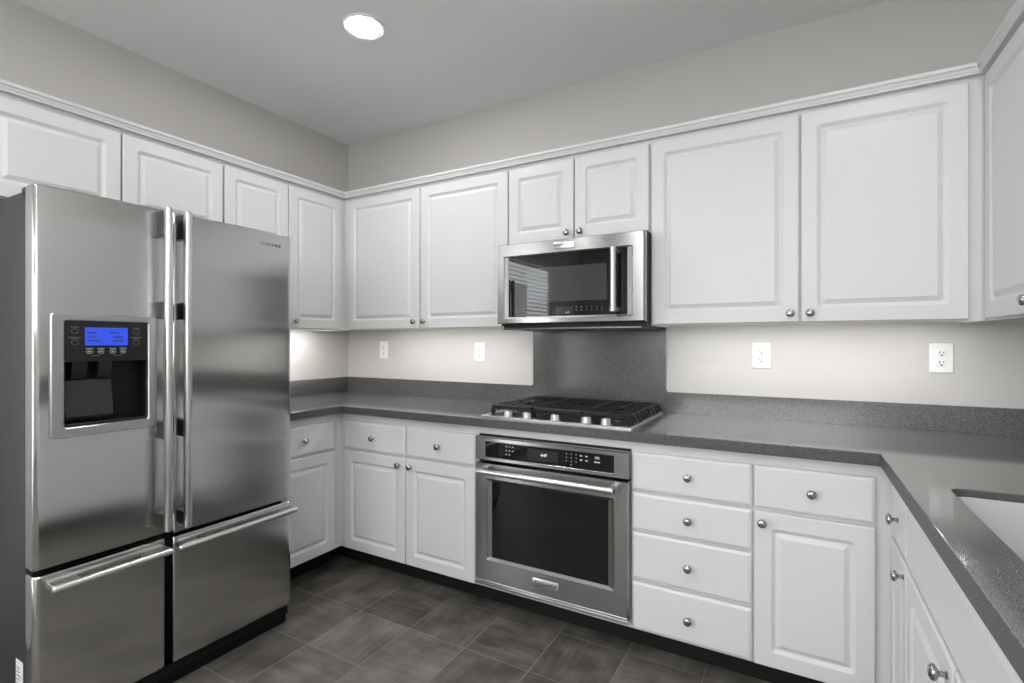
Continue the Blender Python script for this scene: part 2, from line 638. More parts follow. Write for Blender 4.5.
dw = slab_front(t, right, -2.476, -1.873, *Z_TOP, D1, D2); knob(dw, right, -2.17, D2, 0.757)
dr = panel_door(t, right, -2.476, -1.873, *Z_DOOR, D1, D2); knob(dr, right, -1.91, D2, 0.635)

# ------------------------------------------------------------------ wall cabinets
E1, E2 = UF + 0.0006, UD
t = thing('wall_cabinet', 'white two-door cabinet mounted high above the refrigerator', 'cabinet', (0.15, -1.55, 1.79))
wall_body(t, left, -2.003, -1.1075, 1.795)
for a, b_, ku in ((-1.998, -1.554, -1.585), (-1.547, -1.112, -1.517)):
    dr = panel_door(t, left, a, b_, 1.799, ZT, E1, E2); knob(dr, left, ku, E2, 1.831)
t = thing('wall_cabinet', 'tall white wall cabinet on the left wall between refrigerator and corner', 'cabinet', (0.15, -0.7, ZB))
wall_body(t, left, -1.107, -UF - 0.0006, ZB - 0.005)
for a, b_, ku in ((-1.102, -0.736, -0.766), (-0.730, -0.349, -0.699)):
    dr = panel_door(t, left, a, b_, ZB, ZT, E1, E2); knob(dr, left, ku, E2, 1.389)
t = thing('wall_cabinet', 'white two-door wall cabinet between left corner and microwave', 'cabinet', (0.9, -0.15, ZB))
wall_body(t, back, 0.004, 1.530, ZB - 0.005)
for a, b_, ku in ((0.350, 0.935, 0.900), (0.942, 1.527, 0.974)):
    dr = panel_door(t, back, a, b_, ZB, ZT, E1, E2); knob(dr, back, ku, E2, 1.386)
t = thing('wall_cabinet', 'short white two-door wall cabinet directly above the microwave', 'cabinet', (1.9, -0.15, 1.77))
wall_body(t, back, 1.5305, 2.2685, 1.766)
for a, b_, ku in ((1.534, 1.897, 1.866), (1.903, 2.264, 1.935)):
    dr = panel_door(t, back, a, b_, 1.772, ZT, E1, E2); knob(dr, back, ku, E2, 1.803)
t = thing('wall_cabinet', 'large white two-door wall cabinet right of the microwave', 'cabinet', (2.85, -0.15, ZB))
wall_body(t, back, 2.269, W - UF - 0.0005, ZB - 0.005)
for a, b_, ku in ((2.275, 2.853, 2.823), (2.860, 3.364, 2.891)):
    dr = panel_door(t, back, a, b_, ZB, ZT, E1, E2); knob(dr, back, ku, E2, 1.382)
t = thing('wall_cabinet', 'white wall cabinet on the right wall above the sink counter', 'cabinet', (3.55, -0.7, ZB))
wall_body(t, right, -1.24, -0.002, ZB - 0.005)
for a, b_, ku in ((-0.790, -0.352, -0.757), (-1.235, -0.796, -0.83)):
    dr = panel_door(t, right, a, b_, ZB, ZT, E1, E2); knob(dr, right, ku, E2, 1.383)

# crown moulding: one continuous trim along the tops of the wall cabinets
prof = [(UF - 0.02, 2.1865), (UD + 0.004, 2.1865), (UD + 0.004, 2.192), (UD + 0.009, 2.198), (UD + 0.010, 2.204), (UD + 0.016, 2.209),
        (UD + 0.017, 2.2205), (UF - 0.02, 2.2205)]
bm = BM()
secs = []
for d, z in prof:
    secs.append([(d, -2.003, z), (d, -d, z), (W - d, -d, z), (W - d, -1.24, z)])
V = [[bm.verts.new(p) for p in s] for s in secs]
n = len(V)
for i in range(n):
    for k in range(3):
        bm.faces.new([V[i][k], V[i][k + 1], V[(i + 1) % n][k + 1], V[(i + 1) % n][k]])
bm.faces.new([V[i][0] for i in range(n)]); bm.faces.new([V[i][3] for i in range(n)])
struct('trim_1', bm, 'white')

# ------------------------------------------------------------------ countertop, backsplash, sink
SK = (3.172, 3.600, -1.80, -1.012)      # sink opening x0,x1,y0,y1
ct = thing('countertop', 'grey speckled stone countertop running around three walls with backsplash', 'countertop', (1.9, -0.3, 0.874))
bm = BM()
out = [(0.001, -0.001), (0.001, -1.108), (CD, -1.108), (CD, -CD), (W - CD, -CD), (W - CD, -2.5), (W - 0.001, -2.5), (W - 0.001, -0.001)]


def loop_edges(bm, pts, z):
    vs = [bm.verts.new((x, y, z)) for x, y in pts]
    return [bm.edges.new((vs[i], vs[(i + 1) % len(vs)])) for i in range(len(vs))]


# small fillets where the counter turns the corners
def fillet(pts, r, idx, n=5):
    res = []
    for i, p in enumerate(pts):
        if i not in idx:
            res.append(p); continue
        a, c = Vector(pts[i - 1]), Vector(pts[(i + 1) % len(pts)])
        p = Vector(p)
        d1, d2 = (a - p).normalized(), (c - p).normalized()
        ctr = p + (d1 + d2) * r
        for k in range(n + 1):
            q = k / n * PI / 2
            v = ctr - d2 * r * math.cos(q) - d1 * r * math.sin(q)
            res.append((v.x, v.y))
    return res


E_ = loop_edges(bm, fillet(out, 0.010, (3, 4)), CT) + loop_edges(bm, rrect(SK[0], SK[1], SK[2], SK[3], 0.035, 8), CT)
bmesh.ops.triangle_fill(bm, use_beauty=True, edges=E_, normal=(0, 0, 1))
r = bmesh.ops.extrude_face_region(bm, geom=list(bm.faces))
for v in [g for g in r['geom'] if isinstance(g, bmesh.types.BMVert)]:
    v.co.z = 0.874
bmesh.ops.recalc_face_normals(bm, faces=bm.faces)
es = [e for e in bm.edges if all(abs(v.co.z - CT) < 1e-5 for v in e.verts) and len(e.link_faces) == 2 and e.calc_face_angle(0) > 1]
bmesh.ops.bevel(bm, geom=es, offset=0.004, segments=3, affect='EDGES', profile=0.5)
bm.normal_update()
for f in bm.faces:
    f.material_index = 0 if f.normal.z > 0.9 else 1
obj('slab', bm, ['stone', 'stone_edge'], ct, ang=8)
bm = BM()
zs, zp, r_ = 1.0165, ZB - 0.006, 0.014
pl, pr = 1.521, 2.2685
pts = [(0.0215, CT + .0003), (W - 0.0215, CT + .0003), (W - 0.0215, zs)]
for cx, a0, a1 in ((pr + r_, -PI / 2, -PI), ):
    for k in range(7):
        a = a0 + (a1 - a0) * k / 6
        pts.append((cx + r_ * math.cos(a), zs + r_ + r_ * math.sin(a)))
pts += [(pr, zp), (pl, zp)]
for k in range(7):
    a = 0 - PI / 2 * k / 6
    pts.append((pl - r_ + r_ * math.cos(a), zs + r_ + r_ * math.sin(a)))
pts += [(0.0215, zs)]
prism(bm, pts, back, 0.0008, 0.0205)
obj('backsplash', bm, 'stone_shaded', ct)
bm = BM(); box(bm, -1.108, -0.0008, 0.0008, 0.0205, CT + .0003, zs, left, 0.0015); obj('backsplash', bm, 'stone_shaded', ct)
bm = BM(); box(bm, -2.5, -0.0008, 0.0008, 0.0205, CT + .0003, zs, right, 0.0015); obj('backsplash', bm, 'stone_shaded', ct)

sk = thing('sink', 'pale grey undermount sink basin set into the right counter', 'sink', (3.386, -1.4, 0.68))
bm = BM()
mz = lambda x, d, y: Vector((x, y, d))


def sk_loop(i, d, r):
    return (rrect(SK[0] + i, SK[1] - i, SK[2] + i, SK[3] - i, r, 8), d)


rings(bm, [sk_loop(-.020, 0.8735, .05), sk_loop(-.0005, 0.8735, .035), sk_loop(0.0012, 0.8735, .034), sk_loop(0.0012, 0.894, .034), sk_loop(.003, 0.896, .034), sk_loop(.006, 0.892, .034), sk_loop(.010, 0.74, .05), sk_loop(.02, 0.700, .06), sk_loop(.06, 0.690, .06)],
      mz, cap0=False)
R2 = rings(bm, [sk_loop(-.020, 0.8735, .05), sk_loop(-.008, 0.862, .045), sk_loop(-.004, 0.74, .055), sk_loop(.016, 0.688, .06), sk_loop(.06, 0.682, .06)], mz, cap0=False)
bmesh.ops.remove_doubles(bm, verts=bm.verts, dist=1e-5)
obj('basin', bm, 'sink', sk, ang=50)
bm = BM(); lathe(bm, [(0.045, 0), (0.045, 0.003), (0.036, 0.004), (0.030, 0.001)], (3.386, -1.4, 0.6905), (0, 0, 1), 24); obj('drain', bm, 'steel_plain', sk)

# ------------------------------------------------------------------ refrigerator
FX0, FX1, FX2 = 0.775, 0.795, 0.860
FY0, FY1 = -2.003, -1.112
SPL, SPR = -1.6405, -1.6130
fr = thing('refrigerator', 'stainless steel four-door refrigerator with ice dispenser, left of the counter', 'refrigerator', (0.45, -1.56, 0))
bm = BM()
box(bm, 0.03, FX0, FY0 + 0.006, FY1 - 0.004, 0.03, 1.715, flat, 0.006)
obj('case', bm, 'case', fr)
bm = BM(); box(bm, FX0 - 0.002, FX1 + 0.001, FY0 + 0.016, FY1 - 0.014, 0.06, 1.73, flat); obj('gasket', bm, 'black', fr)
bm = BM()
box(bm, 0.10, FX0 - 0.03, FY0 + 0.012, FY1 - 0.012, 1.714, 1.742, flat, 0.004)
obj('top_cover', bm, 'case', fr)
for y0, y1 in ((FY0 + 0.008, FY0 + 0.06), (FY1 - 0.06, FY1 - 0.008)):
    bm = BM(); box(bm, FX0 - 0.04, FX2 - 0.035, y0, y1, 1.728 + 0.0005, 1.752, flat, 0.004); obj('hinge_cover', bm, 'black', fr)
bm = BM()
box(bm, 0.05, FX2 - 0.035, FY0 + 0.012, FY1 - 0.01, 0.0, 0.062, flat, 0.003)
box(bm, FX2 - 0.036, FX2 - 0.022, FY0 + 0.012, FY1 - 0.01, 0.040, 0.078, flat, 0.003)
obj('base_grille', bm, 'black', fr)


def bowed(y0, y1, z0, z1, r0, r1, bow=0.004, hole=None, cut=()):
    """door panel: rounded at its vertical edges, slightly bowed front; returns bm"""
    pts = [(y0, FX1)]
    for k in range(7):
        a = PI / 2 * k / 6
        pts.append((y0 + r0 - r0 * math.cos(a), FX2 - bow - r0 + r0 * math.sin(a)))
    ys = [y0 + r0 + (y1 - r1 - y0 - r0) * k / 24 for k in range(1, 24)]
    if hole:
        ys = [y for y in ys if min(abs(y - hole[0]), abs(y - hole[1])) > 0.004] + [hole[0], hole[1]]
    for y in sorted(ys):
        q = (y - y0 - r0) / (y1 - r1 - y0 - r0) * 2 - 1
        pts.append((y, FX2 - bow * q * q))
    for k in range(7):
        a = PI / 2 * (1 - k / 6)
        pts.append((y1 - r1 + r1 * math.cos(a), FX2 - bow - r1 + r1 * math.sin(a)))
    pts.append((y1, FX1))
    e = 0.004
    zz = [z0, z0 + e] + ([hole[2], hole[3]] if hole else []) + [z1 - e, z1]
    bm = BM()
    yc, G = (y0 + y1) / 2, []
    for k, z in enumerate(zz):
        ins = e if k in (0, len(zz) - 1) else 0
        G.append([bm.verts.new((max(FX1, x - ins) if FX1 + 1e-6 < x else x, y + (ins * 0.7 if y < yc and ins and x < FX2 - 0.02 else (-ins * 0.7 if ins and x < FX2 - 0.02 else 0)), z)) for y, x in pts])
    n = len(pts)
    for k in range(len(zz) - 1):
        for i in range(n - 1):
            if hole and k == 2 and pts[i][0] >= hole[0] - 1e-6 and pts[i + 1][0] <= hole[1] + 1e-6 and pts[i][1] > FX2 - 0.01:
                continue
            bm.faces.new([G[k][i], G[k][i + 1], G[k + 1][i + 1], G[k + 1][i]])
        bm.faces.new([G[k][n - 1], G[k][0], G[k + 1][0], G[k + 1][n - 1]])
    bm.faces.new(G[0][::-1]); bm.faces.new(G[-1])
    return bm


def door_handle(parent, yc, z0, z1, name='handle'):
    bm = BM()
    R = []
    pr = rrect(yc - 0.0125, yc + 0.0125, 0.898, 0.926, 0.0115, 5)
    for z, s in ((z0, 0.55), (z0 + 0.004, 0.9), (z0 + 0.009, 1), (z1 - 0.009, 1), (z1 - 0.004, 0.9), (z1, 0.55)):
        R.append([bm.verts.new((0.912 + (x - 0.912) * s, yc + (y - yc) * s, z)) for y, x in pr])
    for k in range(len(R) - 1):
        for i in range(len(pr)):
            bm.faces.new([R[k][i], R[k][(i + 1) % len(pr)], R[k + 1][(i + 1) % len(pr)], R[k + 1][i]])
    bm.faces.new(R[0][::-1]); bm.faces.new(R[-1])
    for a, b_ in ((z1 - 0.100, z1 - 0.012), (1.352, 1.412), (0.925, 0.985), (z0 + 0.012, z0 + 0.060)):
        box(bm, FX2 - 0.006, 0.902, yc - 0.011, yc + 0.011, a, b_, flat, 0, mi=1)
    return obj(name, bm, ['steel_bar', 'steel_dark'], parent)


HOLE = (-1.933, -1.700, 1.001, 1.336)
dl = obj('door', bowed(FY0, SPL, 0.577, 1.747, 0.016, 0.008, 0.003, HOLE), 'steel', fr)
d2 = obj('door', bowed(SPR, FY1, 0.565, 1.745, 0.008, 0.022, 0.004), 'steel', fr)
door_handle(dl, -1.657, 0.598, 1.747); door_handle(d2, -1.592, 0.593, 1.745)
text_part('logo', 'SAMSUNG', 0.019, (FX2 - 0.0015, -1.222, 1.690), (PI / 2, 0, PI / 2), 'logo', d2, 0.0008, 0.098, 1.7)

# bottom freezer drawers
for k, (a, b_, ra, rb, za) in enumerate(((FY0, SPL, 0.022, 0.008, 0.558), (SPR, FY1, 0.008, 0.022, 0.552))):
    d = obj('drawer', bowed(a, b_, 0.092, za, ra, rb, 0.003), 'steel', fr)
    ya, yb = (a + 0.024, b_ - 0.005) if k == 0 else (a - 0.012, b_ - 0.022)
    zc = 0.528
    bm = BM()
    pr = [(0.916 + 0.0125 * math.cos(q), zc + 0.0115 * math.sin(q)) for q in [2 * PI * i / 14 for i in range(14)]]
    R = [[bm.verts.new((0.916 + (x - 0.916) * s, y, zc + (z - zc) * s)) for x, z in pr] for y, s in ((ya, .6), (ya + .004, 1), (yb - .004, 1), (yb, .6))]
    for q in range(3):
        for i in range(14):
            bm.faces.new([R[q][i], R[q][(i + 1) % 14], R[q + 1][(i + 1) % 14], R[q + 1][i]])
    bm.faces.new(R[0][::-1]); bm.faces.new(R[-1])
    for p, q in ((ya + 0.002, ya + 0.072), (yb - 0.074, yb - 0.002)):
        if k == 1: p += 0.016 if p < ya + 0.01 else 0
        box(bm, FX2 - 0.006, 0.908, max(p, a + .004), min(q, b_ - .004), zc - 0.006, zc + 0.010, flat, 0.001, 1, mi=1)
    box(bm, FX2 - 0.006, FX2 + 0.010, max(ya, a + .012) + 0.004, min(yb, b_ - .012) - 0.004, zc + 0.004, zc + 0.014, flat, 0.001, 1, mi=0)
    obj('handle', bm, ['steel_bar', 'steel_plain'], d)

# dispenser set into the left door
bm = BM()
bz = lambda y, d, z: Vector((FX2 - 0.002 + d, y, z))
rings(bm, [(rrect(-1.967, -1.672, 0.970, 1.3585, 0.010), 0.0), (rrect(-1.967, -1.672, 0.970, 1.3585, 0.010), 0.006), (rrect(-1.964, -1.675, 0.973, 1.3555, 0.009), 0.009),
           (rrect(HOLE[0] - 0.003, HOLE[1] + 0.003, HOLE[2] - 0.003, HOLE[3] + 0.003, 0.008), 0.009), (rrect(HOLE[0], HOLE[1], HOLE[2], HOLE[3], 0.007), 0.006),
           (rrect(HOLE[0], HOLE[1], HOLE[2], HOLE[3], 0.007), -0.012)], bz, cap0=False, cap1=False)
dp = obj('dispenser', bm, 'steel_plain', fr)
bm = BM()
box(bm, 0.820, FX2 - 0.001, HOLE[0] - .0005, HOLE[1] + .0005, 1.206, HOLE[3] + .0005, flat)
obj('control_panel', bm, 'panel_grey', dp)
bm = BM()      # recess: open box, walls only
x0, x1 = 0.802, FX2 - 0.003
ya, yb, za, zb_ = HOLE[0] - .0004, HOLE[1] + .0004, HOLE[2] - .0004, 1.206
q = [bm.verts.new(p) for p in ((x1, ya, za), (x1, yb, za), (x1, yb, zb_), (x1, ya, zb_), (x0, ya, za), (x0, yb, za), (x0, yb, zb_), (x0, ya, zb_))]
for f in ((4, 5, 6, 7), (0, 1, 5, 4), (2, 3, 7, 6), (1, 2, 6, 5), (3, 0, 4, 7)):
    bm.faces.new([q[i] for i in f])
obj('recess', bm, 'black', dp, recalc=False)
bm = BM(); box(bm, FX2 - 0.002, FX2 + 0.0004, -1.879, -1.760, 1.258, 1.317, flat); obj('display', bm, 'blue', dp)
bm = BM()
for (y0, y1, zz) in ((-1.874, -1.846, 1.296), (-1.814, -1.786, 1.297), (-1.803, -1.775, 1.283), (-1.806, -1.772, 1.270), (-1.872, -1.836, 1.270), (-1.869, -1.850, 1.283)):
    bm = BM(); box(bm, FX2 + 0.0002, FX2 + 0.0008, y0, y1, zz, zz + 0.006, flat); obj('readout_line', bm, 'lcd_ink', dp)


def ringmark(bm, y, z, r, w_=0.0013):
    n = 16
    A = [bm.verts.new((FX2 + 0.0004, y + r * math.cos(2 * PI * i / n), z + r * 0.85 * math.sin(2 * PI * i / n))) for i in range(n)]
    B = [bm.verts.new((FX2 + 0.0004, y + (r - w_) * math.cos(2 * PI * i / n), z + (r - w_) * 0.85 * math.sin(2 * PI * i / n))) for i in range(n)]
    for i in range(n):
        bm.faces.new([A[i], A[(i + 1) % n], B[(i + 1) % n], B[i]])


for y in (-1.905, -1.735):
    for z in (1.304, 1.268):
        bm = BM()
        ringmark(bm, y, z, 0.0095)
        box(bm, FX2 - .001, FX2 + .0005, y - .010, y + .010, z + .0115, z + .0135, flat)
        obj('button', bm, 'mark_dim', dp)
    bm = BM(); box(bm, FX2 - .001, FX2 + .0005, y - .017, y + .017, 1.2835, 1.2850, flat); obj('printed_line', bm, 'mark_dim', dp)
for y in (-1.867, -1.836, -1.803, -1.773):
    bm = BM()
    ringmark(bm, y, 1.238, 0.0085)
    box(bm, FX2 - .001, FX2 + .0005, y - .0025, y + .0025, 1.2362, 1.2398, flat)
    box(bm, FX2 - .001, FX2 + .0005, y - .010, y + .010, 1.2478, 1.2492, flat)
    obj('button', bm, 'mark', dp)
for y in (-1.851, -1.788):
    bm = BM(); box(bm, FX2 - .001, FX2 + .0005, y - .011, y + .011, 1.2242, 1.2256, flat); obj('printed_line', bm, 'mark_dim', dp)
for y0, y1 in ((-1.908, -1.868), (-1.838, -1.800)):
    bm = BM()
    prism(bm, [(0.803, 1.205), (0.850, 1.205), (0.846, 1.180), (0.838, 1.152), (0.828, 1.148), (0.803, 1.160)], lambda x, d, z: Vector((x, d, z)), y0, y1)
    obj('nozzle', bm, 'panel_grey', dp)
bm = BM()
prism(bm, [(0.803, 1.146), (0.827, 1.146), (0.843, 1.030), (0.838, 1.022), (0.803, 1.022)], lambda x, d, z: Vector((x, d, z)), -1.922, -1.795)
obj('paddle', bm, 'gloss_grey', dp)
bm = BM(); box(bm, 0.803, FX2 + 0.001, HOLE[0] + .002, HOLE[1] - .002, HOLE[2] + .0005, HOLE[2] + 0.010, flat, 0.002); obj('drip_tray', bm, 'panel_grey', dp)
bm = BM(); box(bm, 0.703, 0.757, FY0 + 0.0045, FY0 + 0.0058, 0.14, 0.272, flat); st = obj('rating_sticker', bm, 'sticker', fr)
bm = BM()
for i in range(9):
    box(bm, 0.709, 0.735 + 0.012 * (i % 3 == 0), FY0 + 0.0040, FY0 + 0.0047, 0.150 + i * 0.012, 0.1535 + i * 0.012, flat)
obj('sticker_print', bm, 'mark_dim', st)

# ------------------------------------------------------------------ wall oven
ov = thing('wall_oven', 'stainless steel built-in wall oven with black glass door below the cooktop', 'oven', (1.9, -0.3, 0.14))
O0, O1, OD = 1.536, 2.265, 0.644
bm = BM(); box(bm, O0 + 0.002, O1 - 0.003, 0.06, FR + 0.004, 0.1415, 0.8365, back); obj('body', bm, 'black', ov)


def rect_loop(u0, u1, z0, z1, d, r=0.003): return (rrect(u0, u1, z0, z1, r), d)


bm = BM()
rings(bm, [rect_loop(O0, O1, 0.722, 0.830, FR + .0045), rect_loop(O0, O1, 0.722, 0.830, OD - .006), rect_loop(O0 + .004, O1 - .004, 0.725, 0.827, OD),
           rect_loop(1.590, 2.206, 0.738, 0.8125, OD, .002), rect_loop(1.592, 2.204, 0.740, 0.8105, OD - .003, .002)], back)
cp = obj('control_panel', bm, 'steel_cross', ov)
bm = BM(); box(bm, 1.592, 2.204, OD - .0035, OD - .0015, 0.7405, 0.810, back); obj('panel_glass', bm, 'gloss', cp)
bm = BM(); box(bm, 1.812, 1.960, OD - .002, OD - .0010, 0.752, 0.800, back); obj('display', bm, 'gloss_grey', cp)
text_part('clock', '4:47', 0.018, (1.892, -(OD - .0008), 0.777), (PI / 2, 0, 0), 'clock', cp, 0.0002)
dd = OD - .0012


def mk(par, u, z, w_, h_, mt='mark'):
    bm = BM()
    box(bm, u - w_ / 2, u + w_ / 2, dd - .0005, dd, z - h_ / 2, z + h_ / 2, back)
    obj('button', bm, mt, par)


for i, z in enumerate((0.797, 0.779, 0.761)):
    for j in range(3 if i < 2 else 2):
        mk(cp, 1.704 + 0.017 * j, z, 0.008, 0.004)
for i, z in enumerate((0.797, 0.782, 0.767, 0.753)):
    for j in range(3):
        if i < 3 or j == 1: mk(cp, 1.998 + 0.022 * j, z, 0.003, 0.004)
for i, z in enumerate((0.795, 0.777)):
    for j in range(2):
        mk(cp, 2.064 + 0.024 * j, z, 0.010, 0.005)
mk(cp, 2.134, 0.796, 0.018, 0.004); mk(cp, 2.134, 0.790, 0.022, 0.002); mk(cp, 2.134, 0.776, 0.024, 0.005)

bm = BM()
rings(bm, [rect_loop(O0, O1, 0.166, 0.712, FR + .006), rect_loop(O0, O1, 0.166, 0.712, OD - .008), rect_loop(O0 + .005, O1 - .005, 0.170, 0.708, OD),
           rect_loop(1.598, 2.206, 0.265, 0.640, OD, .008), rect_loop(1.602, 2.202, 0.268, 0.637, OD - .004, .007),
           rect_loop(1.622, 2.180, 0.275, 0.628, OD - .010, .004), rect_loop(1.624, 2.178, 0.277, 0.626, OD - .013, .004)], back, mis=[0, 0, 0, 1, 1, 1])
od = obj('door', bm, ['steel_cross', 'steel_bevel'], ov)
bm = BM(); box(bm, 1.624, 2.178, OD - .0135, OD - .0115, 0.277, 0.626, back); obj('door_glass', bm, 'gloss', od)
bm = BM()
hz, hd = 0.686, 0.702


def oval_bar(bm, m, a0, a1, c1, c2, r1, r2, vert=False):
    n = 14
    R = []
    for a, s in ((a0, .75), (a0 + .003, 1), (a1 - .003, 1), (a1, .75)):
        L = []
        for i in range(n):
            q = 2 * PI * i / n
            d, t_ = c1 + r1 * s * math.cos(q), c2 + r2 * s * math.sin(q)
            L.append(bm.verts.new(m(t_, d, a) if vert else m(a, d, t_)))
        R.append(L)
    for k in range(3):
        for i in range(n):
            bm.faces.new([R[k][i], R[k][(i + 1) % n], R[k + 1][(i + 1) % n], R[k + 1][i]])
    bm.faces.new(R[0][::-1]); bm.faces.new(R[-1])


oval_bar(bm, back, 1.585, 2.224, hd, hz, 0.0125, 0.0125)
for u in (1.598, 2.211):
    oval_bar(bm, back, u - 0.013, u + 0.013, hd, hz, 0.0145, 0.0145)
    box(bm, u - 0.011, u + 0.011, OD - 0.002, hd, hz - 0.011, hz + 0.011, back, 0.002)
obj('handle', bm, 'steel_bar', od)
bm = BM(); rings(bm, [rect_loop(1.838, 1.962, 0.2035, 0.2385, OD - .001, .002), rect_loop(1.838, 1.962, 0.2035, 0.2385, OD + .0015, .002), rect_loop(1.8395, 1.9605, 0.205, 0.237, OD + .0025, .002)], back)
bd = obj('badge', bm, 'steel_bar', od)
text_part('badge_text', 'KitchenAid', 0.022, (1.900, -(OD + .0026), 0.221), (PI / 2, 0, 0), 'logo', od, 0.0003, 0.100)
bm = BM()
box(bm, O0 - 0.001, O1 + 0.002, FR + .0005, OD + 0.001, 0.1445, 0.1605, back, 0.003)
box(bm, O0 + 0.01, O1 - 0.01, FR + .0005, OD - 0.012, 0.1600, 0.1655, back)
obj('vent_trim', bm, 'steel_bar', ov)

# ------------------------------------------------------------------ microwave
mw = thing('microwave', 'stainless steel over-the-range microwave hung above the cooktop', 'microwave', (1.9, -0.2, 1.335))
Q0, Q1, QD = 1.522, 2.270, 0.424
ZA, ZC = 1.3595, 1.7565
bm = BM()
box(bm, Q0 + 0.008, Q1 - 0.002, 0.0225, QD - 0.055, 1.3385, 1.7645, back, 0.003)
obj('body', bm, 'case', mw)
bm = BM()
box(bm, Q0 + 0.02, Q1 - 0.02, 0.05, QD - 0.03, 1.330, 1.3390, back, 0.002)
for u0, u1 in ((1.60, 1.86), (1.93, 2.19)):
    box(bm, u0, u1, 0.12, 0.30, 1.3265, 1.3305, back, 0.001)
obj('vent_underside', bm, 'steel_dark', mw)
bm = BM(); box(bm, Q0 + 0.003, Q1 - 0.001, QD - 0.0545, QD - 0.042, 1.350, 1.7605, back); obj('door_gasket', bm, 'black', mw)
bm = BM()
G0, G1, GZ0, GZ1 = 1.586, 2.192, 1.392, 1.690
rings(bm, [rect_loop(Q0, Q1, ZA, ZC, QD - .0415), rect_loop(Q0, Q1, ZA, ZC, QD - .007), rect_loop(Q0 + .005, Q1 - .005, ZA + .004, ZC - .004, QD),
           rect_loop(G0 - .024, G1 + .026, GZ0 - .010, GZ1 + .006, QD, .006), rect_loop(G0 - .020, G1 + .022, GZ0 - .007, GZ1 + .004, QD - .004, .005),
           rect_loop(G0, G1, GZ0, GZ1, QD - .008, .003), rect_loop(G0 + .001, G1 - .001, GZ0 + .001, GZ1 - .001, QD - .011, .003)], back, mis=[0, 0, 0, 1, 1, 1])
md = obj('door', bm, ['steel_cross', 'steel_bevel'], mw)
bm = BM(); box(bm, G0 + .001, G1 - .001, QD - .0115, QD - .009, GZ0 + .001, GZ1 - .001, back); obj('door_glass', bm, 'gloss', md)
bm = BM(); box(bm, 1.690, 2.096, QD - .0095, QD - .0086, 1.462, 1.627, back); obj('viewing_window', bm, 'window_mesh', md)
bm = BM(); box(bm, 1.845, 1.935, QD - .0095, QD - .0084, 1.398, 1.436, back); obj('display', bm, 'gloss_grey', md)
text_part('clock', '4:47', 0.012, (1.905, -(QD - .0082), 1.407), (PI / 2, 0, 0), 'mark', md, 0.0002)
dd = QD - .0085
for z in (1.432, 1.418):
    for u in [1.628, 1.668, 1.682, 1.697, 1.712, 1.742, 1.762, 1.785] if z > 1.42 else [1.628, 1.668, 1.682, 1.698, 1.716, 1.742, 1.762, 1.785]:
        mk(md, u, z, 0.009, 0.0045, 'mark_dim')
    for u in (1.950, 1.975, 2.0, 2.025, 2.050, 2.075):
        mk(md, u, z, 0.004 if u > 1.98 else 0.007, 0.005, 'mark_dim')
mk(md, 2.115, 1.431, 0.016, 0.004, 'mark_dim'); mk(md, 2.115, 1.412, 0.016, 0.008, 'mark_dim')
bm = BM()
oval_bar(bm, back, 1.402, 1.688, QD + .040, 2.142, 0.0125, 0.0125, True)
for z in (1.414, 1.676):
    oval_bar(bm, back, z - 0.012, z + 0.012, QD + .040, 2.142, 0.0145, 0.0145, True)
    box(bm, 2.142 - 0.011, 2.142 + 0.011, QD - .010, QD + .040, z - 0.010, z + 0.010, back, 0.002)
obj('handle', bm, 'steel_bar', md)
bm = BM(); rings(bm, [rect_loop(1.836, 1.940, 1.710, 1.741, QD - .001, .002), rect_loop(1.836, 1.940, 1.710, 1.741, QD + .0015, .002), rect_loop(1.8375, 1.9385, 1.7115, 1.7395, QD + .0025, .002)], back)
obj('badge', bm, 'steel_bar', md)
text_part('badge_text', 'KitchenAid', 0.019, (1.888, -(QD + .0026), 1.7255), (PI / 2, 0, 0), 'logo', md, 0.0003, 0.088)

# ------------------------------------------------------------------ gas cooktop
ck = thing('gas_cooktop', 'black and stainless five-burner gas cooktop set into the counter', 'cooktop', (1.9, -0.33, CT))
K0, K1, KY0, KY1 = 1.540, 2.268, -0.603, -0.058
bm = BM()
ko = lambda x, d, y: Vector((x, y, d))
rings(bm, [(rrect(K0, K1, KY0, KY1, .008), CT + .0004), (rrect(K0, K1, KY0, KY1, .008), CT + .006), (rrect(K0 + .004, K1 - .004, KY0 + .004, KY1 - .004, .008), CT + .009),
           (rrect(K0 + .014, K1 - .014, KY0 + .014, KY1 - .014, .008), CT + .009), (rrect(K0 + .022, K1 - .022, KY0 + .022, KY1 - .022, .008), CT + .005)], ko, mis=[0, 0, 0, 0, 1])
obj('pan', bm, ['steel_plain', 'steel_dark'], ck)
burn = [(1.665, -0.40, .036), (1.665, -0.19, .030), (1.904, -0.27, .048), (2.143, -0.40, .036), (2.143, -0.19, .030)]
for bx_, by_, br in burn:
    bm = BM(); lathe(bm, [(br + .012, 0), (br + .012, .006), (br, .010), (br, .018), (0, .018)], (bx_, by_, CT + .0052), (0, 0, 1), 24)
    q = obj('burner', bm, 'steel_dark', ck)
    bm = BM(); lathe(bm, [(br + .004, .0005), (br + .005, .004), (br, .008), (0, .009)], (bx_, by_, CT + .0232), (0, 0, 1), 24); obj('burner_cap', bm, 'iron', q)
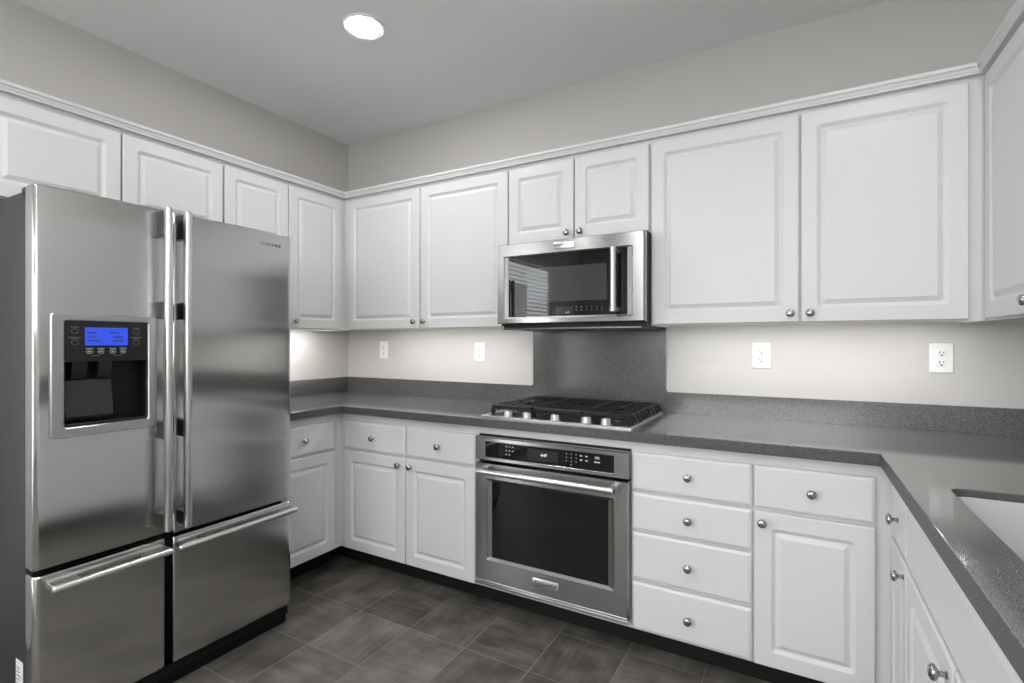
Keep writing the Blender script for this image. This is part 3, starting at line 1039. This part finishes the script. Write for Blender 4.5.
# three cast-iron grates: long bars, cross bars, down-turned side fingers
GZ = CT + 0.052
for gi, (x0, x1) in enumerate(((K0 + .004, 1.779), (1.783, 2.025), (2.029, K1 - .004))):
    bm = BM()
    y0, y1 = -0.535, -0.072
    slope_l, slope_r = gi == 0, gi == 2
    xi0, xi1 = x0 + (.022 if slope_l else .006), x1 - (.022 if slope_r else .006)
    for yy in (y0 + .006, y1 - .006):                       # front and back rails
        box(bm, xi0 - .004, xi1 + .004, yy - .006, yy + .006, GZ - .018, GZ, flat, 0.003, 1)
    for xx in (xi0, xi1, (xi0 + xi1) / 2):                  # length bars
        box(bm, xx - .005, xx + .005, y0, y1, GZ - .014, GZ - .0005, flat, 0.002, 1)
    nb = 8
    for k in range(nb):
        yy = y0 + 0.022 + (y1 - y0 - 0.044) * k / (nb - 1)
        pts = []
        if slope_l: pts += [(x0, yy, CT + .016), (x0 + .004, yy, CT + .024), (x0 + .017, yy, GZ - .008)]
        pts += [(xi0 + .002, yy, GZ - .006)]
        cut_ = abs(yy + 0.40) < .03 or abs(yy + 0.19) < .03 if gi != 1 else abs(yy + 0.27) < .045
        if cut_:
            c = (xi0 + xi1) / 2
            bar_path(bm, pts + [(c - .035, yy, GZ - .006)], 0.009, 0.012)
            pts = [(c + .035, yy, GZ - .006)]
        pts += [(xi1 - .002, yy, GZ - .006)]
        if slope_r: pts += [(x1 - .017, yy, GZ - .008), (x1 - .004, yy, CT + .024), (x1, yy, CT + .016)]
        bar_path(bm, pts, 0.008, 0.012)
    for xx in (xi0, xi1):
        for yy in (y0 + .008, y1 - .008):
            box(bm, xx - .007, xx + .007, yy - .007, yy + .007, CT + .0052, GZ - .012, flat, 0.002, 1)
    obj('grate', bm, 'iron', ck)
for xk in (1.672, 1.770, 1.911, 2.058, 2.146):
    bm = BM()
    lathe(bm, [(.024, 0), (.024, .004), (.0215, .008), (.021, .024), (.019, .028), (0, .0285)], (xk, -0.566, CT + .0052), (0, 0, 1), 22)
    box(bm, xk - .004, xk + .004, -0.566 - .017, -0.566 + .017, CT + .030, CT + .036, flat, 0.0015, 1)
    obj('control_knob', bm, 'steel_plain', ck)

# ------------------------------------------------------------------ outlets
OUT = [(0.352, 1.212, 'white wall outlet nearest the left corner, below the wall cabinet'),
       (1.144, 1.206, 'white wall outlet just left of the dark stone panel behind the cooktop'),
       (2.702, 1.206, 'white wall outlet just right of the microwave and dark stone panel'),
       (3.350, 1.204, 'white wall outlet at the right end of the back wall, above the sink side')]
for u, z, lb in OUT:
    t = thing('wall_outlet', lb, 'outlet', (u, 0, z - 0.058), 'white outlets on the back wall')
    bm = BM()
    pw, ph = 0.0375, 0.059
    rings(bm, [(rrect(u - pw, u + pw, z - ph, z + ph, .004), 0.0006), (rrect(u - pw, u + pw, z - ph, z + ph, .004), .004), (rrect(u - pw + .003, u + pw - .003, z - ph + .003, z + ph - .003, .004), .007)], back)
    obj('cover_plate', bm, 'plate', t)
    for zz in (z + 0.0195, z - 0.0195):
        bm = BM()
        rings(bm, [(rrect(u - .0165, u + .0165, zz - .0150, zz + .0150, .009), .0068), (rrect(u - .0165, u + .0165, zz - .0150, zz + .0150, .009), .0085), (rrect(u - .0155, u + .0155, zz - .014, zz + .014, .009), .0092)], back)
        so = obj('socket', bm, 'plate', t)
        bm = BM()
        box(bm, u - .0078, u - .0048, .0088, .0096, zz - .001, zz + .008, back)
        box(bm, u + .0048, u + .0078, .0088, .0096, zz, zz + .007, back)
        lathe(bm, [(.0034, 0), (.0034, .0008)], back(u, .0088, zz - .0075), (0, -1, 0), 12)
        obj('slots', bm, 'slot', so)
    bm = BM(); lathe(bm, [(.003, 0), (.003, .0008), (0, .0012)], back(u, .0068, z), (0, -1, 0), 12); obj('screw', bm, 'plate', t)

# ------------------------------------------------------------------ lamps
def downlight(x, y, label):
    t = thing('recessed_downlight', label, 'ceiling light', (x, y, H - .012), 'recessed ceiling downlights')
    bm = BM()
    lathe(bm, [(.094, 0), (.093, .005), (.088, .0085), (.074, .006), (.074, 0)], (x, y, H - .0005), (0, 0, -1), 40)
    obj('trim_ring', bm, 'plate', t)
    bm = BM()
    lathe(bm, [(.0735, 0), (.0735, .0035), (.070, .006), (.05, .0075), (0, .008)], (x, y, H - .0008), (0, 0, -1), 40)
    obj('lens', bm, 'lens', t)


downlight(1.144, -0.957, 'bright round recessed ceiling light above the left counter corner')
downlight(1.75, -2.55, 'added unseen round recessed ceiling light above the open floor facing the oven')  # this and the following ones are out of view, added to light the room
downlight(3.22, -1.55, 'added unseen round recessed ceiling light directly above the sink')
downlight(1.00, -2.80, 'added unseen round recessed ceiling light out in front of the refrigerator')
downlight(2.80, -3.40, 'added unseen round recessed ceiling light above the middle of the kitchen')
downlight(1.144, -4.40, 'added unseen round recessed ceiling light near the added rear window, left side')
downlight(2.62, -4.40, 'added unseen round recessed ceiling light near the added rear window, right side')


def bar_light(m, u0, u1, label, d0=0.240, d1=0.280):
    t = thing('undercabinet_light', label, 'cabinet light', m((u0 + u1) / 2, (d0 + d1) / 2, 1.348), 'slim lights under the wall cabinets')
    bm = BM(); box(bm, u0, u1, d0, d1, 1.3545, 1.3638, m, 0.001, 1); obj('housing', bm, 'plate', t)
    bm = BM(); box(bm, u0 + .01, u1 - .01, d0 + .006, d1 - .006, 1.3515, 1.3546, m); obj('lens', bm, 'bar_glow', t)


bar_light(left, -1.06, -0.36, 'slim light under the left wall cabinet beside the refrigerator', 0.12, 0.19)
bar_light(back, 0.50, 1.50, 'slim light under the wall cabinet left of the microwave')
bar_light(back, 2.32, 3.38, 'slim light under the large wall cabinet right of the microwave')
